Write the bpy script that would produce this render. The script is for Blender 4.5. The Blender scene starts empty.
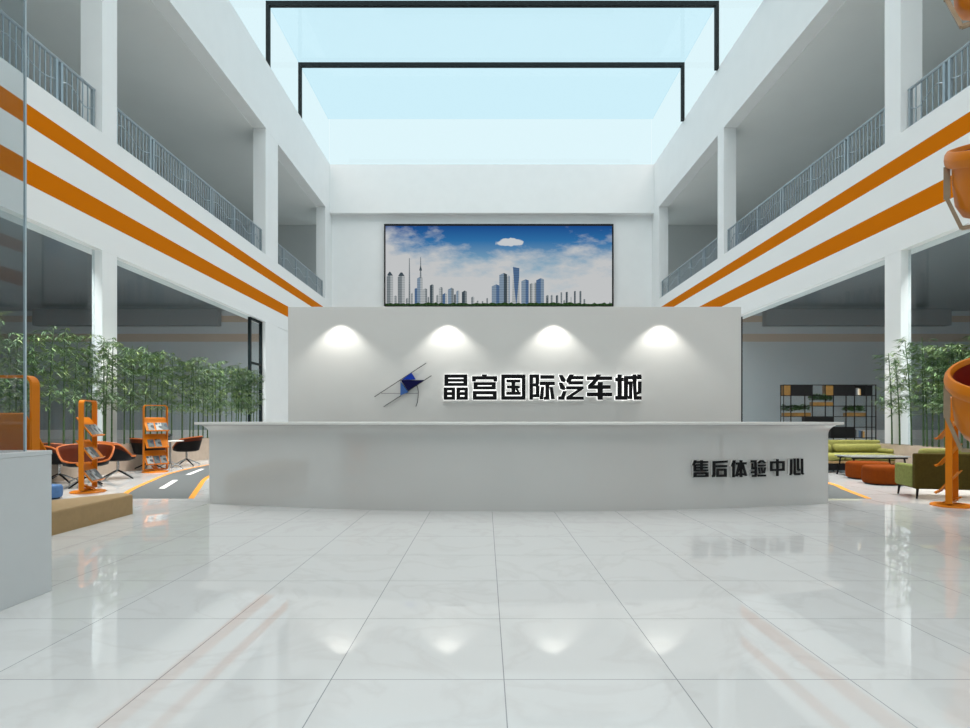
import bpy, bmesh, math, random
from mathutils import Vector, Matrix
C = bpy.context.scene.collection
S = bpy.context.scene
rnd = random.Random(7)
R = math.radians

# ------------------------------------------------------------------ camera, world, light, exposure
cam = bpy.data.objects.new('camera', bpy.data.cameras.new('camera'))
C.objects.link(cam)
cam.location = (0, 0, 1.21)
cam.rotation_euler = (R(90), 0, 0)
cam.data.sensor_width = 36.0
cam.data.lens = 571.0 / 970.0 * 36.0
cam.data.shift_x = -0.5 / 970.0
cam.data.shift_y = 54.0 / 970.0
cam.data.clip_end = 300
S.camera = cam

w = bpy.data.worlds.new('daylight'); S.world = w; w.use_nodes = True
bg = w.node_tree.nodes['Background']
bg.inputs[0].default_value = (0.80, 0.96, 1.0, 1)
bg.inputs[1].default_value = 1.0

def sun(name, energy, rot, angle, color=(1, 1, 1)):
    l = bpy.data.lights.new(name, 'SUN'); l.energy = energy; l.angle = R(angle); l.color = color
    o = bpy.data.objects.new(name, l); C.objects.link(o); o.rotation_euler = rot
    return o
sun('overcast_sun', 4.6, (R(12), 0, 0), 100, (1.0, 0.79, 0.70))

def area(name, loc, rot, sx, sy, power, color=(1, 1, 1)):
    l = bpy.data.lights.new(name, 'AREA'); l.shape = 'RECTANGLE'; l.size = sx; l.size_y = sy; l.energy = power; l.color = color
    o = bpy.data.objects.new(name, l); C.objects.link(o); o.location = loc; o.rotation_euler = rot
    return o
for sx, tilt in ((-10.2, 0.35), (10.9, -0.35)):
    area('aisle_fill_light', (sx, 17, 7.2), (0, -tilt, 0), 0.8, 27, 2300, (1, 0.98, 0.95))  # unseen strip lamp, added to brighten the aisle behind the glazing
for lx, ys in ((-6.9, (9.5, 13.0, 17.0)), (7.6, (9.6, 12.4))):
    for ly in ys:
        l = bpy.data.lights.new('lounge_fill_spot', 'SPOT'); l.energy = 900; l.spot_size = R(95); l.spot_blend = 0.8; l.color = (1, 0.97, 0.92); l.shadow_soft_size = 0.25  # added spot without a fixture, lifts the lounge floor
        o = bpy.data.objects.new('lounge_fill_spot', l); C.objects.link(o); o.location = (lx, ly, 5.0)

S.view_settings.view_transform = 'Standard'
S.view_settings.look = 'None'
S.view_settings.exposure = 0.0
S.view_settings.gamma = 1.0
S.view_settings.use_curve_mapping = False

# ------------------------------------------------------------------ materials
def srgb(r, g, b):
    f = lambda c: (c / 255 / 12.92) if c / 255 <= 0.04045 else ((c / 255 + 0.055) / 1.055) ** 2.4
    return (f(r), f(g), f(b), 1)

def mat(name, col, rough=0.5, metal=0.0, noise=0.0, nscale=8.0, spec=0.5, coat=0.0, emit=None, estr=0.0):
    m = bpy.data.materials.new(name); m.use_nodes = True
    nt = m.node_tree; p = nt.nodes['Principled BSDF']
    p.inputs['Base Color'].default_value = col
    p.inputs['Roughness'].default_value = rough
    p.inputs['Metallic'].default_value = metal
    p.inputs['Specular IOR Level'].default_value = spec
    p.inputs['Coat Weight'].default_value = coat
    p.inputs['Coat Roughness'].default_value = 0.05
    if emit:
        p.inputs['Emission Color'].default_value = emit; p.inputs['Emission Strength'].default_value = estr
    if noise:
        t = nt.nodes.new('ShaderNodeTexNoise'); t.inputs['Scale'].default_value = nscale
        tc = nt.nodes.new('ShaderNodeTexCoord'); nt.links.new(tc.outputs['Object'], t.inputs['Vector'])
        r = nt.nodes.new('ShaderNodeValToRGB')
        r.color_ramp.elements[0].position = 0.3; r.color_ramp.elements[1].position = 0.7
        r.color_ramp.elements[0].color = tuple(c * (1 - noise) for c in col[:3]) + (1,)
        r.color_ramp.elements[1].color = tuple(min(1, c * (1 + noise)) for c in col[:3]) + (1,)
        nt.links.new(t.outputs['Fac'], r.inputs[0]); nt.links.new(r.outputs[0], p.inputs['Base Color'])
    return m

def math_node(nt, op, a, b=None):
    n = nt.nodes.new('ShaderNodeMath'); n.operation = op
    for i, v in enumerate((a, b)):
        if v is None: continue
        if isinstance(v, (int, float)): n.inputs[i].default_value = v
        else: nt.links.new(v, n.inputs[i])
    return n.outputs[0]

WHITE = (0.76, 0.775, 0.775, 1)
ORANGE = (0.56, 0.152, 0.001, 1)
M = {}
M['frame'] = mat('black_skylight_frame', (0.010, 0.016, 0.018, 1), 0.6, noise=0.1, spec=0.12)
M['white'] = mat('white_plaster', WHITE, 0.6, noise=0.012, nscale=1.5, spec=0.3)
M['ceil'] = mat('ceiling_paint', (0.72, 0.74, 0.73, 1), 0.8, noise=0.01, nscale=1.0, spec=0.2)
M['greywall'] = mat('grey_wall', (0.37, 0.42, 0.44, 1), 0.7, noise=0.02, nscale=0.6, spec=0.2)
M['darkgrey'] = mat('dark_grey_panel', (0.15, 0.175, 0.185, 1), 0.7, noise=0.02, nscale=0.6, spec=0.2)
M['aisleceil'] = mat('dark_grey_ceiling', (0.20, 0.235, 0.25, 1), 0.8, noise=0.02, nscale=0.6, spec=0.1)
M['upgrey'] = mat('upper_wall_grey', (0.55, 0.57, 0.565, 1), 0.8, noise=0.02, nscale=0.6, spec=0.2)
M['mutedband'] = mat('muted_band', (0.36, 0.30, 0.24, 1), 0.7, noise=0.02, spec=0.2)
M['black'] = mat('black_metal', (0.006, 0.006, 0.007, 1), 0.5, noise=0.1, spec=0.2)
M['signwall'] = mat('sign_wall_lacquer', (0.57, 0.57, 0.555, 1), 0.3, noise=0.01, nscale=1.0, spec=0.3)
M['counter'] = mat('counter_lacquer', (0.54, 0.535, 0.52, 1), 0.04, noise=0.015, nscale=1.2, spec=0.75)
M['countertop'] = mat('counter_top_stone', (0.62, 0.62, 0.60, 1), 0.25, noise=0.03, nscale=6)
M['block'] = mat('grey_desk_lacquer', (0.57, 0.60, 0.61, 1), 0.3, noise=0.01)
M['letter'] = mat('black_acrylic', (0.004, 0.004, 0.005, 1), 0.5, noise=0.05, spec=0.15)
M['halo'] = mat('white_backlit_acrylic', (0.9, 0.9, 0.9, 1), 0.5, emit=(1, 1, 0.98, 1), estr=1.2, noise=0.01)
M['rim'] = mat('orange_piping', (0.42, 0.095, 0.005, 1), 0.5, noise=0.05)
M['matte'] = mat('matte_black_shell', (0.006, 0.006, 0.007, 1), 0.6, noise=0.1, spec=0.15)
M['plate'] = mat('pale_acrylic_plate', (0.72, 0.72, 0.70, 1), 0.5, noise=0.01)
M['orange'] = mat('orange_powder_coat', (0.57, 0.165, 0.003, 1), 0.4, noise=0.04, nscale=5, spec=0.2)
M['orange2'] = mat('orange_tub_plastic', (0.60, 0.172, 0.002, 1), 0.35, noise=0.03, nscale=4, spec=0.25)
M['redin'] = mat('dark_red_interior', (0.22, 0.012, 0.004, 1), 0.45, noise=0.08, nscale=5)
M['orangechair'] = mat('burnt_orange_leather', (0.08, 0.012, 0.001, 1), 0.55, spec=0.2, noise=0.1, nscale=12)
M['pouf'] = mat('rust_orange_fabric', (0.155, 0.031, 0.002, 1), 0.85, noise=0.1, nscale=25, spec=0.08)
M['chrome'] = mat('brushed_steel', (0.45, 0.47, 0.48, 1), 0.25, 1.0, noise=0.05)
M['bronze'] = mat('bronze_bracket', (0.34, 0.25, 0.17, 1), 0.35, 0.8, noise=0.08)
M['rail'] = mat('railing_steel', (0.34, 0.40, 0.44, 1), 0.3, 0.55, noise=0.05)
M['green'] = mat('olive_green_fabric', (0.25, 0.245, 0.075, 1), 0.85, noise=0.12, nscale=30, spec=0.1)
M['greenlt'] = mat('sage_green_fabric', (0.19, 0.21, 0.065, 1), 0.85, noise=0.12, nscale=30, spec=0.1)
M['greenshade'] = mat('shaded_olive_fabric', (0.060, 0.043, 0.008, 1), 0.85, noise=0.12, nscale=30, spec=0.1)  # sofa green with the shade on its back put into the colour
M['tan'] = mat('tan_leather', (0.31, 0.205, 0.09, 1), 0.55, noise=0.06, nscale=15)
M['blue'] = mat('blue_fabric', (0.06, 0.14, 0.30, 1), 0.8, noise=0.1, nscale=25)
M['planter'] = mat('beige_wood_planter', (0.42, 0.34, 0.27, 1), 0.6, noise=0.06, nscale=7)
M['soil'] = mat('dark_soil', (0.05, 0.035, 0.02, 1), 0.9, noise=0.3, nscale=40)
M['asphalt'] = mat('grey_road_vinyl', (0.095, 0.108, 0.112, 1), 0.55, noise=0.05, nscale=30)
M['roadline'] = mat('orange_road_line', (0.80, 0.30, 0.012, 1), 0.5, noise=0.02)
M['dash'] = mat('white_road_dash', (0.85, 0.85, 0.83, 1), 0.5, noise=0.01)
M['tabletop'] = mat('white_tabletop', (0.78, 0.78, 0.76, 1), 0.25, noise=0.01)
M['greytop'] = mat('grey_tabletop', (0.28, 0.30, 0.31, 1), 0.2, noise=0.04)
M['vase'] = mat('dark_slate_ceramic', (0.035, 0.05, 0.055, 1), 0.4, noise=0.1)
M['amber'] = mat('amber_wood', (0.16, 0.085, 0.016, 1), 0.5, noise=0.2, nscale=10)
M['plant'] = mat('dark_green_leaf', (0.03, 0.085, 0.022, 1), 0.6, noise=0.4, nscale=15)
M['culm'] = mat('bamboo_culm', (0.035, 0.085, 0.022, 1), 0.45, noise=0.35, nscale=9)
M['edge'] = mat('polished_glass_edge', (0.42, 0.50, 0.55, 1), 0.2, noise=0.02)
M['logoline'] = mat('dark_grey_steel', (0.06, 0.065, 0.07, 1), 0.4, noise=0.05)
M['logoblue'] = mat('royal_blue_enamel', (0.004, 0.03, 0.30, 1), 0.5, noise=0.04, spec=0.15)
M['logonavy'] = mat('navy_enamel', (0.002, 0.002, 0.04, 1), 0.5, noise=0.04, spec=0.12)
M['logosky'] = mat('mid_blue_enamel', (0.025, 0.10, 0.33, 1), 0.35, noise=0.04)

def leaf_mat():
    m = bpy.data.materials.new('bamboo_leaf'); m.use_nodes = True
    nt = m.node_tree; p = nt.nodes['Principled BSDF']
    t = nt.nodes.new('ShaderNodeTexNoise'); t.inputs['Scale'].default_value = 4.0
    tc = nt.nodes.new('ShaderNodeTexCoord'); nt.links.new(tc.outputs['Object'], t.inputs['Vector'])
    r = nt.nodes.new('ShaderNodeValToRGB'); e = r.color_ramp.elements
    e[0].position = 0.32; e[0].color = (0.040, 0.095, 0.034, 1)
    e[1].position = 0.66; e[1].color = (0.26, 0.36, 0.13, 1)
    k = e.new(0.5); k.color = (0.10, 0.185, 0.07, 1)
    nt.links.new(t.outputs['Fac'], r.inputs[0]); nt.links.new(r.outputs[0], p.inputs['Base Color'])
    p.inputs['Roughness'].default_value = 0.5
    return m
M['leaf'] = leaf_mat()

def glass_mat(name, tint, gloss, rough=0.02):
    m = bpy.data.materials.new(name); m.use_nodes = True
    nt = m.node_tree; nt.nodes.clear()
    out = nt.nodes.new('ShaderNodeOutputMaterial'); mx = nt.nodes.new('ShaderNodeMixShader')
    tr = nt.nodes.new('ShaderNodeBsdfTransparent'); tr.inputs[0].default_value = tint
    gl = nt.nodes.new('ShaderNodeBsdfGlossy'); gl.inputs['Roughness'].default_value = rough
    nz = nt.nodes.new('ShaderNodeTexNoise'); nz.inputs['Scale'].default_value = 0.5
    f = math_node(nt, 'MULTIPLY_ADD', nz.outputs['Fac'], gloss * 0.1)
    nt.nodes[-1].inputs[2].default_value = gloss * 0.95
    nt.links.new(f, mx.inputs[0]); nt.links.new(tr.outputs[0], mx.inputs[1]); nt.links.new(gl.outputs[0], mx.inputs[2])
    nt.links.new(mx.outputs[0], out.inputs[0])
    return m
M['glass'] = glass_mat('clear_glazing', (0.86, 0.90, 0.91, 1), 0.03)
M['tglass'] = glass_mat('grey_tinted_glass', (0.82, 0.85, 0.86, 1), 0.05)
M['skyglass'] = glass_mat('skylight_glass', (0.965, 0.985, 0.99, 1), 0.02)

M['roofglass'] = glass_mat('skylight_roof_glass', (0.88, 0.955, 0.985, 1), 0.02)

def floor_mat():
    m = bpy.data.materials.new('polished_marble_tiles'); m.use_nodes = True
    nt = m.node_tree; p = nt.nodes['Principled BSDF']
    g = nt.nodes.new('ShaderNodeNewGeometry'); sp = nt.nodes.new('ShaderNodeSeparateXYZ')
    nt.links.new(g.outputs['Position'], sp.inputs[0])
    def grout(axis, off):
        a = math_node(nt, 'DIVIDE', math_node(nt, 'SUBTRACT', sp.outputs[axis], off), 0.8)
        fr = math_node(nt, 'FRACT', a)
        d = math_node(nt, 'MINIMUM', fr, math_node(nt, 'SUBTRACT', 1.0, fr))
        return math_node(nt, 'LESS_THAN', d, 0.0032), math_node(nt, 'FLOOR', a)
    gx, ix = grout(0, 0.0856 - 80); gy, iy = grout(1, 0.242 - 80)
    gr = math_node(nt, 'MAXIMUM', gx, gy)
    # each tile shifts the vein pattern
    cmb = nt.nodes.new('ShaderNodeCombineXYZ')
    nt.links.new(math_node(nt, 'MULTIPLY_ADD', ix, 3.7), cmb.inputs[0]); nt.links.new(sp.outputs[0], nt.nodes[-1].inputs[2]) if False else None
    ox = math_node(nt, 'ADD', sp.outputs[0], math_node(nt, 'MULTIPLY', iy, 1.7))
    oy = math_node(nt, 'ADD', sp.outputs[1], math_node(nt, 'MULTIPLY', ix, 2.3))
    nt.links.new(ox, cmb.inputs[0]); nt.links.new(oy, cmb.inputs[1])
    n1 = nt.nodes.new('ShaderNodeTexNoise'); n1.inputs['Scale'].default_value = 1.3; n1.inputs['Detail'].default_value = 7
    n1.inputs['Distortion'].default_value = 1.2
    nt.links.new(cmb.outputs[0], n1.inputs['Vector'])
    vein = math_node(nt, 'ABSOLUTE', math_node(nt, 'SUBTRACT', n1.outputs['Fac'], 0.5))
    r = nt.nodes.new('ShaderNodeValToRGB'); e = r.color_ramp.elements
    e[0].position = 0.0; e[0].color = (0.57, 0.572, 0.567, 1)
    e[1].position = 0.05; e[1].color = (0.60, 0.608, 0.604, 1)
    nt.links.new(vein, r.inputs[0])
    mx = nt.nodes.new('ShaderNodeMix'); mx.data_type = 'RGBA'
    nt.links.new(gr, mx.inputs[0]); nt.links.new(r.outputs[0], mx.inputs[6]); mx.inputs[7].default_value = (0.28, 0.29, 0.30, 1)
    nt.links.new(mx.outputs[2], p.inputs['Base Color'])
    p.inputs['Roughness'].default_value = 0.02
    p.inputs['IOR'].default_value = 1.42
    p.inputs['Specular IOR Level'].default_value = 0.62
    return m
M['floor'] = floor_mat()

def fascia_mat():
    """white balcony fascia with two painted orange stripes"""
    m = bpy.data.materials.new('white_fascia_two_orange_stripes'); m.use_nodes = True
    nt = m.node_tree; p = nt.nodes['Principled BSDF']
    g = nt.nodes.new('ShaderNodeTexCoord'); sp = nt.nodes.new('ShaderNodeSeparateXYZ')
    nt.links.new(g.outputs['Object'], sp.inputs[0])
    z = sp.outputs[2]
    def band(a, b):
        return math_node(nt, 'MULTIPLY', math_node(nt, 'GREATER_THAN', z, a), math_node(nt, 'LESS_THAN', z, b))
    f = math_node(nt, 'MAXIMUM', band(5.665, 6.13), band(6.79, 7.19))
    mx = nt.nodes.new('ShaderNodeMix'); mx.data_type = 'RGBA'
    nt.links.new(f, mx.inputs[0]); mx.inputs[6].default_value = WHITE; mx.inputs[7].default_value = ORANGE
    nt.links.new(mx.outputs[2], p.inputs['Base Color'])
    p.inputs['Roughness'].default_value = 0.8; p.inputs['Specular IOR Level'].default_value = 0.04
    return m
M['fascia'] = fascia_mat()

# ------------------------------------------------------------------ mesh helpers
class MB:
    def __init__(self): self.bm = bmesh.new()
    def box(self, x0, x1, y0, y1, z0, z1, bev=0.0, seg=2, mi=0):
        b = bmesh.new(); bmesh.ops.create_cube(b, size=1.0)
        for v in b.verts:
            v.co = Vector((x0 + (v.co.x + .5) * (x1 - x0), y0 + (v.co.y + .5) * (y1 - y0), z0 + (v.co.z + .5) * (z1 - z0)))
        if bev: bmesh.ops.bevel(b, geom=b.edges[:], offset=bev, segments=seg, affect='EDGES', profile=0.5)
        for f in b.faces: f.material_index = mi
        return self._merge(b)
    def _merge(self, b, mtx=None):
        if mtx is not None: bmesh.ops.transform(b, matrix=mtx, verts=b.verts[:])
        me = bpy.data.meshes.new('tmp'); b.to_mesh(me); b.free(); self.bm.from_mesh(me); bpy.data.meshes.remove(me)
        return self
    def add(self, other, mtx=None):
        return self._merge(other.bm.copy(), mtx)
    def tube(self, pts, r, n=8, cap=True):
        pts = [Vector(p) for p in pts]; rs = r if isinstance(r, (list, tuple)) else [r] * len(pts)
        rings = []; up = None
        for i, p in enumerate(pts):
            a = pts[max(0, i - 1)]; c = pts[min(len(pts) - 1, i + 1)]
            t = (c - a).normalized()
            if up is None: up = Vector((0, 0, 1)) if abs(t.z) < .9 else Vector((1, 0, 0))
            s = t.cross(up).normalized(); u = s.cross(t).normalized(); up = u
            rings.append([self.bm.verts.new(p + rs[i] * (math.cos(2 * math.pi * k / n) * s + math.sin(2 * math.pi * k / n) * u)) for k in range(n)])
        for a, b in zip(rings, rings[1:]):
            for k in range(n): self.bm.faces.new((a[k], a[(k + 1) % n], b[(k + 1) % n], b[k]))
        if cap: self.bm.faces.new(rings[0][::-1]); self.bm.faces.new(rings[-1])
        return self
    def bar(self, a, b, wx, wy):
        """rectangular bar between two points"""
        a, b = Vector(a), Vector(b); t = (b - a); L = t.length; t.normalize()
        up = Vector((0, 0, 1)) if abs(t.z) < .95 else Vector((0, 1, 0))
        s = t.cross(up).normalized(); u = s.cross(t).normalized()
        bm2 = bmesh.new(); bmesh.ops.create_cube(bm2, size=1.0)
        for v in bm2.verts: v.co = a + t * ((v.co.y + .5) * L) + s * (v.co.x * wx) + u * (v.co.z * wy)
        return self._merge(bm2)
    def prism(self, poly, fn, h0, h1, mi=0):
        """polygon (2D) extruded between h0 and h1; fn(u, v, h) -> point"""
        a = [self.bm.verts.new(fn(u, v, h0)) for u, v in poly]; b = [self.bm.verts.new(fn(u, v, h1)) for u, v in poly]
        fs = [self.bm.faces.new(a[::-1]), self.bm.faces.new(b)]
        n = len(poly)
        for k in range(n): fs.append(self.bm.faces.new((a[k], a[(k + 1) % n], b[(k + 1) % n], b[k])))
        for f in fs: f.material_index = mi
        return self
    def lathe(self, prof, n=24, cx=0, cy=0, sy=1.0):
        rings = []
        for r, z in prof:
            rings.append([self.bm.verts.new((cx + max(r, 1e-4) * math.cos(2 * math.pi * k / n), cy + sy * max(r, 1e-4) * math.sin(2 * math.pi * k / n), z)) for k in range(n)])
        for a, b in zip(rings, rings[1:]):
            for k in range(n): self.bm.faces.new((a[k], a[(k + 1) % n], b[(k + 1) % n], b[k]))
        self.bm.faces.new(rings[0][::-1]); self.bm.faces.new(rings[-1])
        return self
    def loft(self, rings, cap=True):
        rs = [[self.bm.verts.new(p) for p in r] for r in rings]; n = len(rs[0])
        for a, b in zip(rs, rs[1:]):
            for k in range(n): self.bm.faces.new((a[k], a[(k + 1) % n], b[(k + 1) % n], b[k]))
        if cap: self.bm.faces.new(rs[0][::-1]); self.bm.faces.new(rs[-1])
        return self
    def build(self, name, m, parent=None, smooth=False, fix=True):
        if fix: bmesh.ops.recalc_face_normals(self.bm, faces=self.bm.faces[:])
        me = bpy.data.meshes.new(name); self.bm.to_mesh(me); self.bm.free()
        for x in (m if isinstance(m, (list, tuple)) else [m]): me.materials.append(x)
        if smooth:
            for p in me.polygons: p.use_smooth = True
            try: me.set_sharp_from_angle(angle=R(40))
            except Exception: pass
        o = bpy.data.objects.new(name, me); C.objects.link(o)
        if parent: o.parent = parent
        return o

def tag(o, label, cat, group=None, kind=None):
    o['label'] = label; o['category'] = cat
    if group: o['group'] = group
    if kind: o['kind'] = kind
    return o
def thing(name, label, cat, loc=(0, 0, 0), rz=0.0, group=None):
    o = bpy.data.objects.new(name, None); C.objects.link(o); o.empty_display_size = 0.1
    o.location = loc; o.rotation_euler = (0, 0, rz)
    return tag(o, label, cat, group)
def struct(name, mb, m, label, cat, smooth=False):
    return tag(mb.build(name, m, None, smooth), label, cat, None, 'structure')
def kids(o): return [c for c in bpy.data.objects if c.parent is o]
def dup(o, parent=None):
    c = o.copy(); C.objects.link(c)
    if parent: c.parent = parent
    for k in kids(o): dup(k, c)
    return c
def B(*a, **k): return MB().box(*a, **k)

# ------------------------------------------------------------------ the building
XL, XR = -8.72, 9.45               # inner faces of the two long facades
YB = 32.0                        # back header
Y0 = -4.0
ZB0, ZB1 = 5.03, 7.75            # balcony fascia
ZT0, ZT1 = 12.72, 15.42          # roof beam
struct('floor', B(-31, 32, -8, 34.5, -0.2, 0), M['floor'], 'polished pale marble floor of large square tiles', 'floor')

for side, X, s in (('left', XL, -1), ('right', XR, 1)):
    a, b = sorted((X, X + s * 0.5))
    struct('trim_1' if s < 0 else 'trim_2', B(a, b, Y0, YB + .4, ZB0, ZB1 - .05), M['fascia'], f'white balcony fascia with two orange stripes on the {side} long side', 'balcony fascia')
    struct('trim_3' if s < 0 else 'trim_4', B(a, b, Y0, YB + .4, ZT0, ZT1), M['white'], f'deep white roof beam along the {side} long side under the skylight', 'beam')
    cols = ((3.4, 3.9), (13.0, 13.52), (22.66, 24.0) if s < 0 else (22.66, 23.26))
    for i, (c0, c1) in enumerate(cols):
        where = ('beside the camera', 'nearer of the two in view', 'farther of the two in view')[i]
        e = 0.004 * s
        ca, cb = sorted((X + e, X + s * 0.5 - e))
        la, lb = sorted((X + e, X + s * 0.24))
        mb = B(la, lb, c0, c1, 0, ZB0); mb.box(ca, cb, c0, c1, ZB1 - .05, ZT0)
        struct('column', mb, M['white'], f'white square column on the {side} side, {where}', 'column')
    # upper gallery: floor slab, ceiling, outer wall, end wall
    a, b = sorted((X + s * 0.5, X + s * 7.5))
    struct('ceiling_upper_' + side, B(a, b, Y0, 34.2, ZT0 - .02, ZT0 + .3), M['ceil'], f'grey ceiling of the upper gallery on the {side} side', 'ceiling')
    struct('floor_upper_' + side, B(a, b, Y0, 34.2, 7.45, 7.7), M['ceil'], f'gallery floor slab on the {side} side', 'floor')
    a, b = sorted((X + s * 7.5, X + s * 7.7))
    struct('wall_upper_' + side, B(a, b, Y0, 34.2, 7.45, ZT0 + .3), M['upgrey'], f'grey outer wall of the upper gallery on the {side} side', 'wall')
    a, b = sorted((X + s * 0.5, X + s * 7.5))
    struct('wall_upper_end_' + side, B(a, b, 34.0, 34.2, 7.7, ZT0), M['upgrey'], f'grey end wall of the upper gallery on the {side} side', 'wall')
    # upper end pier
    a, b = sorted((X, X + s * 0.5))
    struct('wall_pier_' + side, B(a, b, 31.1, YB + .4, ZB1 - .05, ZT0), M['white'], f'white end pier of the upper gallery on the {side} side', 'wall')
    # ground-floor aisle behind the glazing
    a, b = sorted((X + s * 0.5, X + s * 22))
    mb = B(a, b, 33.0, 33.3, 0.52, 5.62); mb.box(a, b, 33.0, 33.3, 6.08, 6.75); mb.box(a, b, 33.0, 33.3, 7.12, 7.4)
    struct('wall_aisle_end_' + side, mb, M['greywall'], f'grey end wall of the glazed aisle on the {side} side', 'wall')
    mb = B(a, b, 33.0, 33.3, 5.62, 6.08); mb.box(a, b, 33.0, 33.3, 6.75, 7.12)
    struct('trim_9' if s < 0 else 'trim_10', mb, M['mutedband'], f'muted brown band on the grey end wall of the {side} aisle', 'wall band')
    struct('baseboard_' + side, B(a, b, 32.9, 33.3, 0, 0.52), M['white'], f'tall white plinth under the grey end wall of the {side} aisle', 'plinth')
    c0, c1 = sorted((X + s * 6.5, X + s * 17.0))
    struct('wall_bulkhead_' + side, B(c0, c1, 32.4, 32.9, 6.48, 7.4), M['darkgrey'], f'dark grey bulkhead hanging at the end of the {side} aisle', 'bulkhead')
    a2, b2 = sorted((X + s * 7.8, X + s * 22))
    mb = B(a, b, Y0, 33.3, 7.4, 7.44)
    struct('ceiling_aisle_' + side, mb, M['aisleceil'], f'dark grey ceiling of the ground-floor aisle on the {side} side', 'ceiling')
    a2, b2 = sorted((X + s * 22, X + s * 22.2))
    struct('wall_aisle_' + side, B(a2, b2, Y0, 33.3, 0, 7.44), M['greywall'], f'grey outer wall of the ground-floor aisle on the {side} side', 'wall')
    # glazing between the columns
    gx = X + s * 0.18
    for i, (g0, g1) in enumerate(((3.9, 13.0), (13.52, 21.5))):
        struct(f'window_{(1 if s < 0 else 3) + i}', B(gx - .006, gx + .006, g0, g1, 0.02, ZB0), M['glass'], f'clear floor-to-ceiling glazing on the {side} side, bay {("before", "after")[i]} the nearer column', 'window')
    # black framed sash at the far end of the glazing
    fx = X + s * 0.18; g0, g1 = 21.5, 22.65
    mb = MB()
    mb.box(fx - .05, fx + .05, g0, g0 + .1, 0, ZB0 - .01); mb.box(fx - .05, fx + .05, g1 - .1, g1, 0, ZB0 - .01)
    mb.box(fx - .05, fx + .05, g0 + .1, g1 - .1, 3.27, 3.35); mb.box(fx - .05, fx + .05, g0 + .1, g1 - .1, ZB0 - .09, ZB0 - .01); mb.box(fx - .05, fx + .05, g0 + .1, g1 - .1, 0, .08)
    fr = struct('window_5' if s < 0 else 'window_6', mb, M['frame'], f'narrow black-framed window with one crossbar at the far end of the {side} glazing', 'window')
    B(fx - .006, fx + .006, g0 + .1, g1 - .1, .08, ZB0 - .09).build('pane', M['glass'], fr)
    # solid end bay
    a, b = sorted((X + s * 0.02, X + s * 0.48))
    struct('wall_' + side, B(a, b, 24.0 if s < 0 else 23.26, YB + .4, 0, ZB0), M['white'], f'solid white end wall of the ground floor on the {side} side', 'wall')

# back wall with header
struct('wall_back', B(XL, XR, YB + .4, YB + .8, 0, ZT0), M['white'], 'white back wall carrying the display screen', 'wall')
struct('trim_5', B(XL, XR, YB, YB + .8, ZT0 - .02, ZT1), M['white'], 'deep white header beam across the top of the back wall', 'beam')

mb = B(XL - .5, -4, Y0 - .3, Y0, 0, ZT1); mb.box(5, XR + .5, Y0 - .3, Y0, 0, ZT1); mb.box(-4, 5, Y0 - .3, Y0, 4.0, ZT1)
struct('wall_front', mb, M['white'], 'white entrance wall behind the viewer with a wide glazed opening', 'wall')
struct('window_12', B(-4, 5, Y0 - .16, Y0 - .148, 0, 4.0), M['glass'], 'wide glazed entrance opening behind the viewer', 'window')
# glass lantern over the hall
ZL = 18.1
glz = MB()
glz.box(-8.86, -8.84, Y0, 32.3, ZT1, ZL)
struct('window_7', glz, M['skyglass'], 'glass side of the skylight on the left', 'skylight')
struct('window_8', B(9.40, 9.42, Y0, 32.3, ZT1, ZL), M['skyglass'], 'glass side of the skylight on the right', 'skylight')
struct('window_9', B(-8.8, 9.36, 32.25, 32.27, ZT1, ZL), M['skyglass'], 'glass end of the skylight above the back wall', 'skylight')
struct('window_10', B(-8.9, 9.46, Y0, 32.3, ZL + .02, ZL + .04), M['roofglass'], 'flat glass roof of the skylight', 'skylight')
for i, y in enumerate((11.2, 15.2, 19.2, 23.2, 27.2)):
    mb = B(-8.90, -8.76, y - .08, y + .08, ZT1 - .05, ZL + .01); mb.box(9.32, 9.46, y - .08, y + .08, ZT1 - .05, ZL + .01)
    mb.box(-8.76, 9.32, y - .08, y + .08, ZL - .17, ZL + .01)
    lab = ('black skylight portal frame above the entrance end', 'black skylight portal frame second from the entrance end', 'black skylight portal frame third from the entrance end',
           'black skylight frame in front, cut by the top of the view', 'black skylight frame behind, nearest the back wall')[i]
    struct(f'trim_{20 + i}', mb, M['frame'], lab, 'skylight frame')

# road vinyl on the floor
def strip(pl, pr, name, m, parent=None, z0=0.0, z1=0.003):
    mb = MB()
    poly = pl + pr[::-1]
    for i in range(len(pl) - 1):
        mb.prism([pl[i], pl[i + 1], pr[i + 1], pr[i]], lambda u, v, h: (u, v, h), z0, z1)
    return mb.build(name, m, parent)
def smooth_curve(pts, n=8):
    out = []
    P = [pts[0]] + list(pts) + [pts[-1]]
    for i in range(1, len(P) - 2):
        p0, p1, p2, p3 = P[i - 1], P[i], P[i + 1], P[i + 2]
        for k in range(n):
            t = k / n
            out.append(tuple(0.5 * ((2 * p1[j]) + (-p0[j] + p2[j]) * t + (2 * p0[j] - 5 * p1[j] + 4 * p2[j] - p3[j]) * t * t + (-p0[j] + 3 * p1[j] - 3 * p2[j] + p3[j]) * t ** 3) for j in (0, 1)))
    return out + [pts[-1]]
def road(label, lo, li, d0, dashes, sgn):
    r = thing('road_strip', label, 'floor road')
    lo, li = smooth_curve(lo), smooth_curve(li)
    n = min(len(lo), len(li)); lo, li = lo[:n], li[:n]
    mixp = lambda a, b, t: [(p[0] + (q[0] - p[0]) * t, p[1] + (q[1] - p[1]) * t) for p, q in zip(a, b)]
    strip(mixp(lo, li, .075), mixp(lo, li, .925), 'roadway', M['asphalt'], r)
    strip(lo, mixp(lo, li, .075), 'border_line', M['roadline'], r)
    strip(mixp(lo, li, .925), li, 'border_line', M['roadline'], r)
    for q in dashes:
        MB().prism(q, lambda u, v, h: (u, v, h), 0.003, 0.0045).build('dash', M['dash'], r)
    return r
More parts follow.
